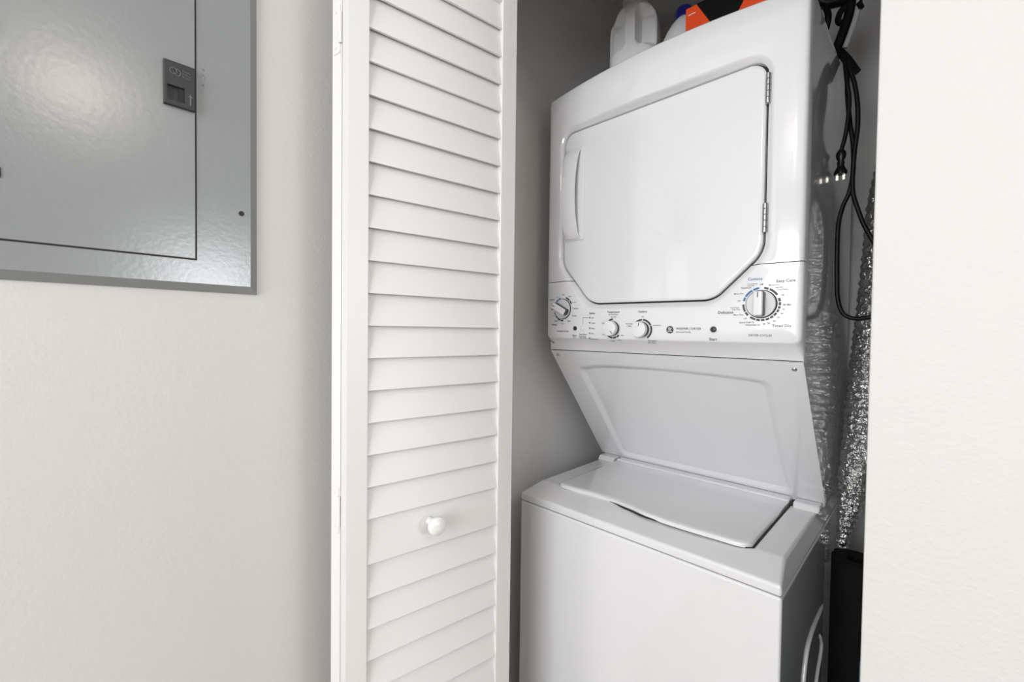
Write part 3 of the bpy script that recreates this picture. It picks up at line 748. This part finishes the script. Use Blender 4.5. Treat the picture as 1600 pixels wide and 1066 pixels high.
# black hanging appliance handle with a grey tube
def wand():
    t = root('vacuum_wand', 'black vacuum handle with a grey tube hanging above the cords', 'vacuum handle', (-.15, 1.29, 1.88))
    Y = 1.29
    k = Y / 1.29
    def P(L): return [(x * k, Y + dy, CAMZ + z * k) for x, z, dy in L]
    bm = BM(); tube(bm, smooth_path(P([(-.135, .90, .03), (-.147, .84, .02), (-.158, .79, 0), (-.166, .745, 0), (-.178, .705, 0), (-.1855, .682, 0), (-.180, .660, 0)]), 6), .0115, 14, flat=.8); put('wand_handle', bm, BLACK, t)
    bm = BM(); tube(bm, smooth_path(P([(-.255, .90, .0), (-.232, .835, 0), (-.214, .805, 0), (-.190, .795, 0), (-.166, .80, 0)]), 6), [.018 + .004 * math.sin(i * .3) for i in range(25)], 14, flat=.9); put('wand_head', bm, BLACK, t)
    bm = BM(); tube(bm, smooth_path(P([(-.150, .96, -.012), (-.1445, .80, -.014), (-.1475, .745, -.014), (-.158, .705, -.012), (-.170, .672, -.008)]), 8), .0062, 12); put('grey_tube', bm, GREYT, t)
    bm = BM(); tube(bm, smooth_path(P([(-.213, .790, -.014), (-.204, .765, -.014), (-.2045, .742, -.012), (-.208, .722, -.010)]), 6), [.0075 - .0045 * abs(i / 18 - .45) for i in range(19)], 12); put('side_lever', bm, BLACK, t)
    bm = BM(); tube(bm, smooth_path(P([(-.172, .775, 0), (-.182, .764, 0), (-.186, .748, 0), (-.180, .738, 0), (-.170, .738, 0)]), 4), .0068, 10); put('trigger', bm, BLACK, t)
    bm = BM(); tube(bm, smooth_path(P([(-.180, .672, 0), (-.168, .650, 0), (-.158, .627, -.002), (-.1505, .608, -.004)]), 6), [.0080 + .00022 * i for i in range(19)], 14, flat=.7); put('nozzle', bm, BLACK, t)
    bm = BM(); tube(bm, smooth_path(P([(-.134, .86, -.018), (-.139, .785, -.018), (-.1435, .752, -.018)]), 6), .0035, 10); tube(bm, P([(-.1455, .758, -.018), (-.1405, .744, -.018)]), .0060, 10); put('cable_clip', bm, BLACK, t)
wand()
def cord(L, r=.0042, Y=1.23):
    return smooth_path([(x * (Y + dy) / 1.29, Y + dy, CAMZ + z * (Y + dy) / 1.29) for x, z, dy in L], 8)
t = root('power_cord', 'black power cord ending in a two-prong plug beside the dryer', 'cord', (-.165, 1.27, 1.62))
bm = BM(); tube(bm, cord([(-.171, .652, -.01), (-.166, .60, -.02), (-.1600, .555, -.02), (-.1608, .515, -.02), (-.1655, .470, -.02), (-.1725, .436, -.02)]), .0042, 10); put('cable', bm, CORD, t)
k = 1.21 / 1.29
def pl(x, z): return (x * k, 1.21, CAMZ + z * k)
bm = BM(); tube(bm, [pl(-.1722, .440), pl(-.1725, .434), pl(-.1727, .428), pl(-.1727, .420), pl(-.1727, .414), pl(-.1728, .408), pl(-.1728, .402), pl(-.1728, .396), pl(-.1728, .388), pl(-.1728, .381)],
            [.0040, .0085, .0098, .0088, .0060, .0072, .0066, .0085, .0125, .0125], 14, flat=.7); plug = put('plug', bm, BLACK, t)
for dx in (-.006, .006):
    put('prong', box(BM(), -.1728 * k + dx - .0026, -.1728 * k + dx + .0026, 1.2093, 1.2107, CAMZ + .381 * k - .012, CAMZ + .382 * k, .0004), CHROME, plug)
bm = BM(); tube(bm, cord([(-.168, .647, -.01), (-.157, .610, -.014), (-.1490, .575, -.014), (-.1435, .527, -.014), (-.1430, .480, -.014), (-.1470, .430, -.014), (-.1492, .380, -.014), (-.1480, .335, -.014), (-.140, .300, -.014), (-.126, .255, -.014), (-.104, .203, -.014), (-.088, .15, -.014)]), .0044, 10)
o = put('extension_cord', bm, CORD, None); tag(o, 'black cord hanging down and curving away in front of the duct', 'cord')
bm = BM(); tube(bm, cord([(-.166, .640, -.002), (-.1635, .56, 0), (-.1575, .50, 0), (-.1500, .44, 0), (-.1490, .38, 0), (-.1550, .335, 0), (-.1660, .305, 0), (-.1735, .265, 0), (-.1745, .205, 0), (-.1735, .140, 0), (-.1705, .085, 0), (-.160, .052, 0), (-.142, .040, 0), (-.122, .040, 0), (-.100, .046, 0), (-.08, .06, .01)]), .0046, 10)
o = put('appliance_cord', bm, CORD, None); tag(o, 'black cord looping low across the foil duct', 'cord')
# rolled mats
def rolled_mat(name, label, cx, cy, r, h, m, turns=5, tilt=None):
    bm = BM(); th = r * .105; n = turns * 28
    def rr(u): return r * .36 + (r - th / 2 - r * .36) * u
    prof = []
    for k in range(n + 1):
        a = 2 * PI * turns * k / n + 2.6; R_ = rr(k / n); prof.append((a, R_))
    z0, z1 = 0, h
    cols = []
    for a, R_ in prof:
        i_, o_ = R_ - th * .42, R_ + th * .42
        cols.append([(cx + i_ * math.cos(a), cy + i_ * math.sin(a), z0), (cx + o_ * math.cos(a), cy + o_ * math.sin(a), z0), (cx + o_ * math.cos(a), cy + o_ * math.sin(a), z1), (cx + i_ * math.cos(a), cy + i_ * math.sin(a), z1)])
    rings(bm, cols)
    if tilt: bm.transform(Matrix.Translation((cx, cy, 0)) @ tilt @ Matrix.Translation((-cx, -cy, 0)))
    o = put(name, bm, m, None, angle=40); tag(o, label, 'mat'); return o
rolled_mat('exercise_mat', 'black rolled-up exercise mat standing under the foil duct', -.1225, 1.288, .052, .757, MATT)
rolled_mat('exercise_mat', 'teal rolled-up mat standing in front of the black mat', -.041, .905, .042, .745, TEAL, 4)
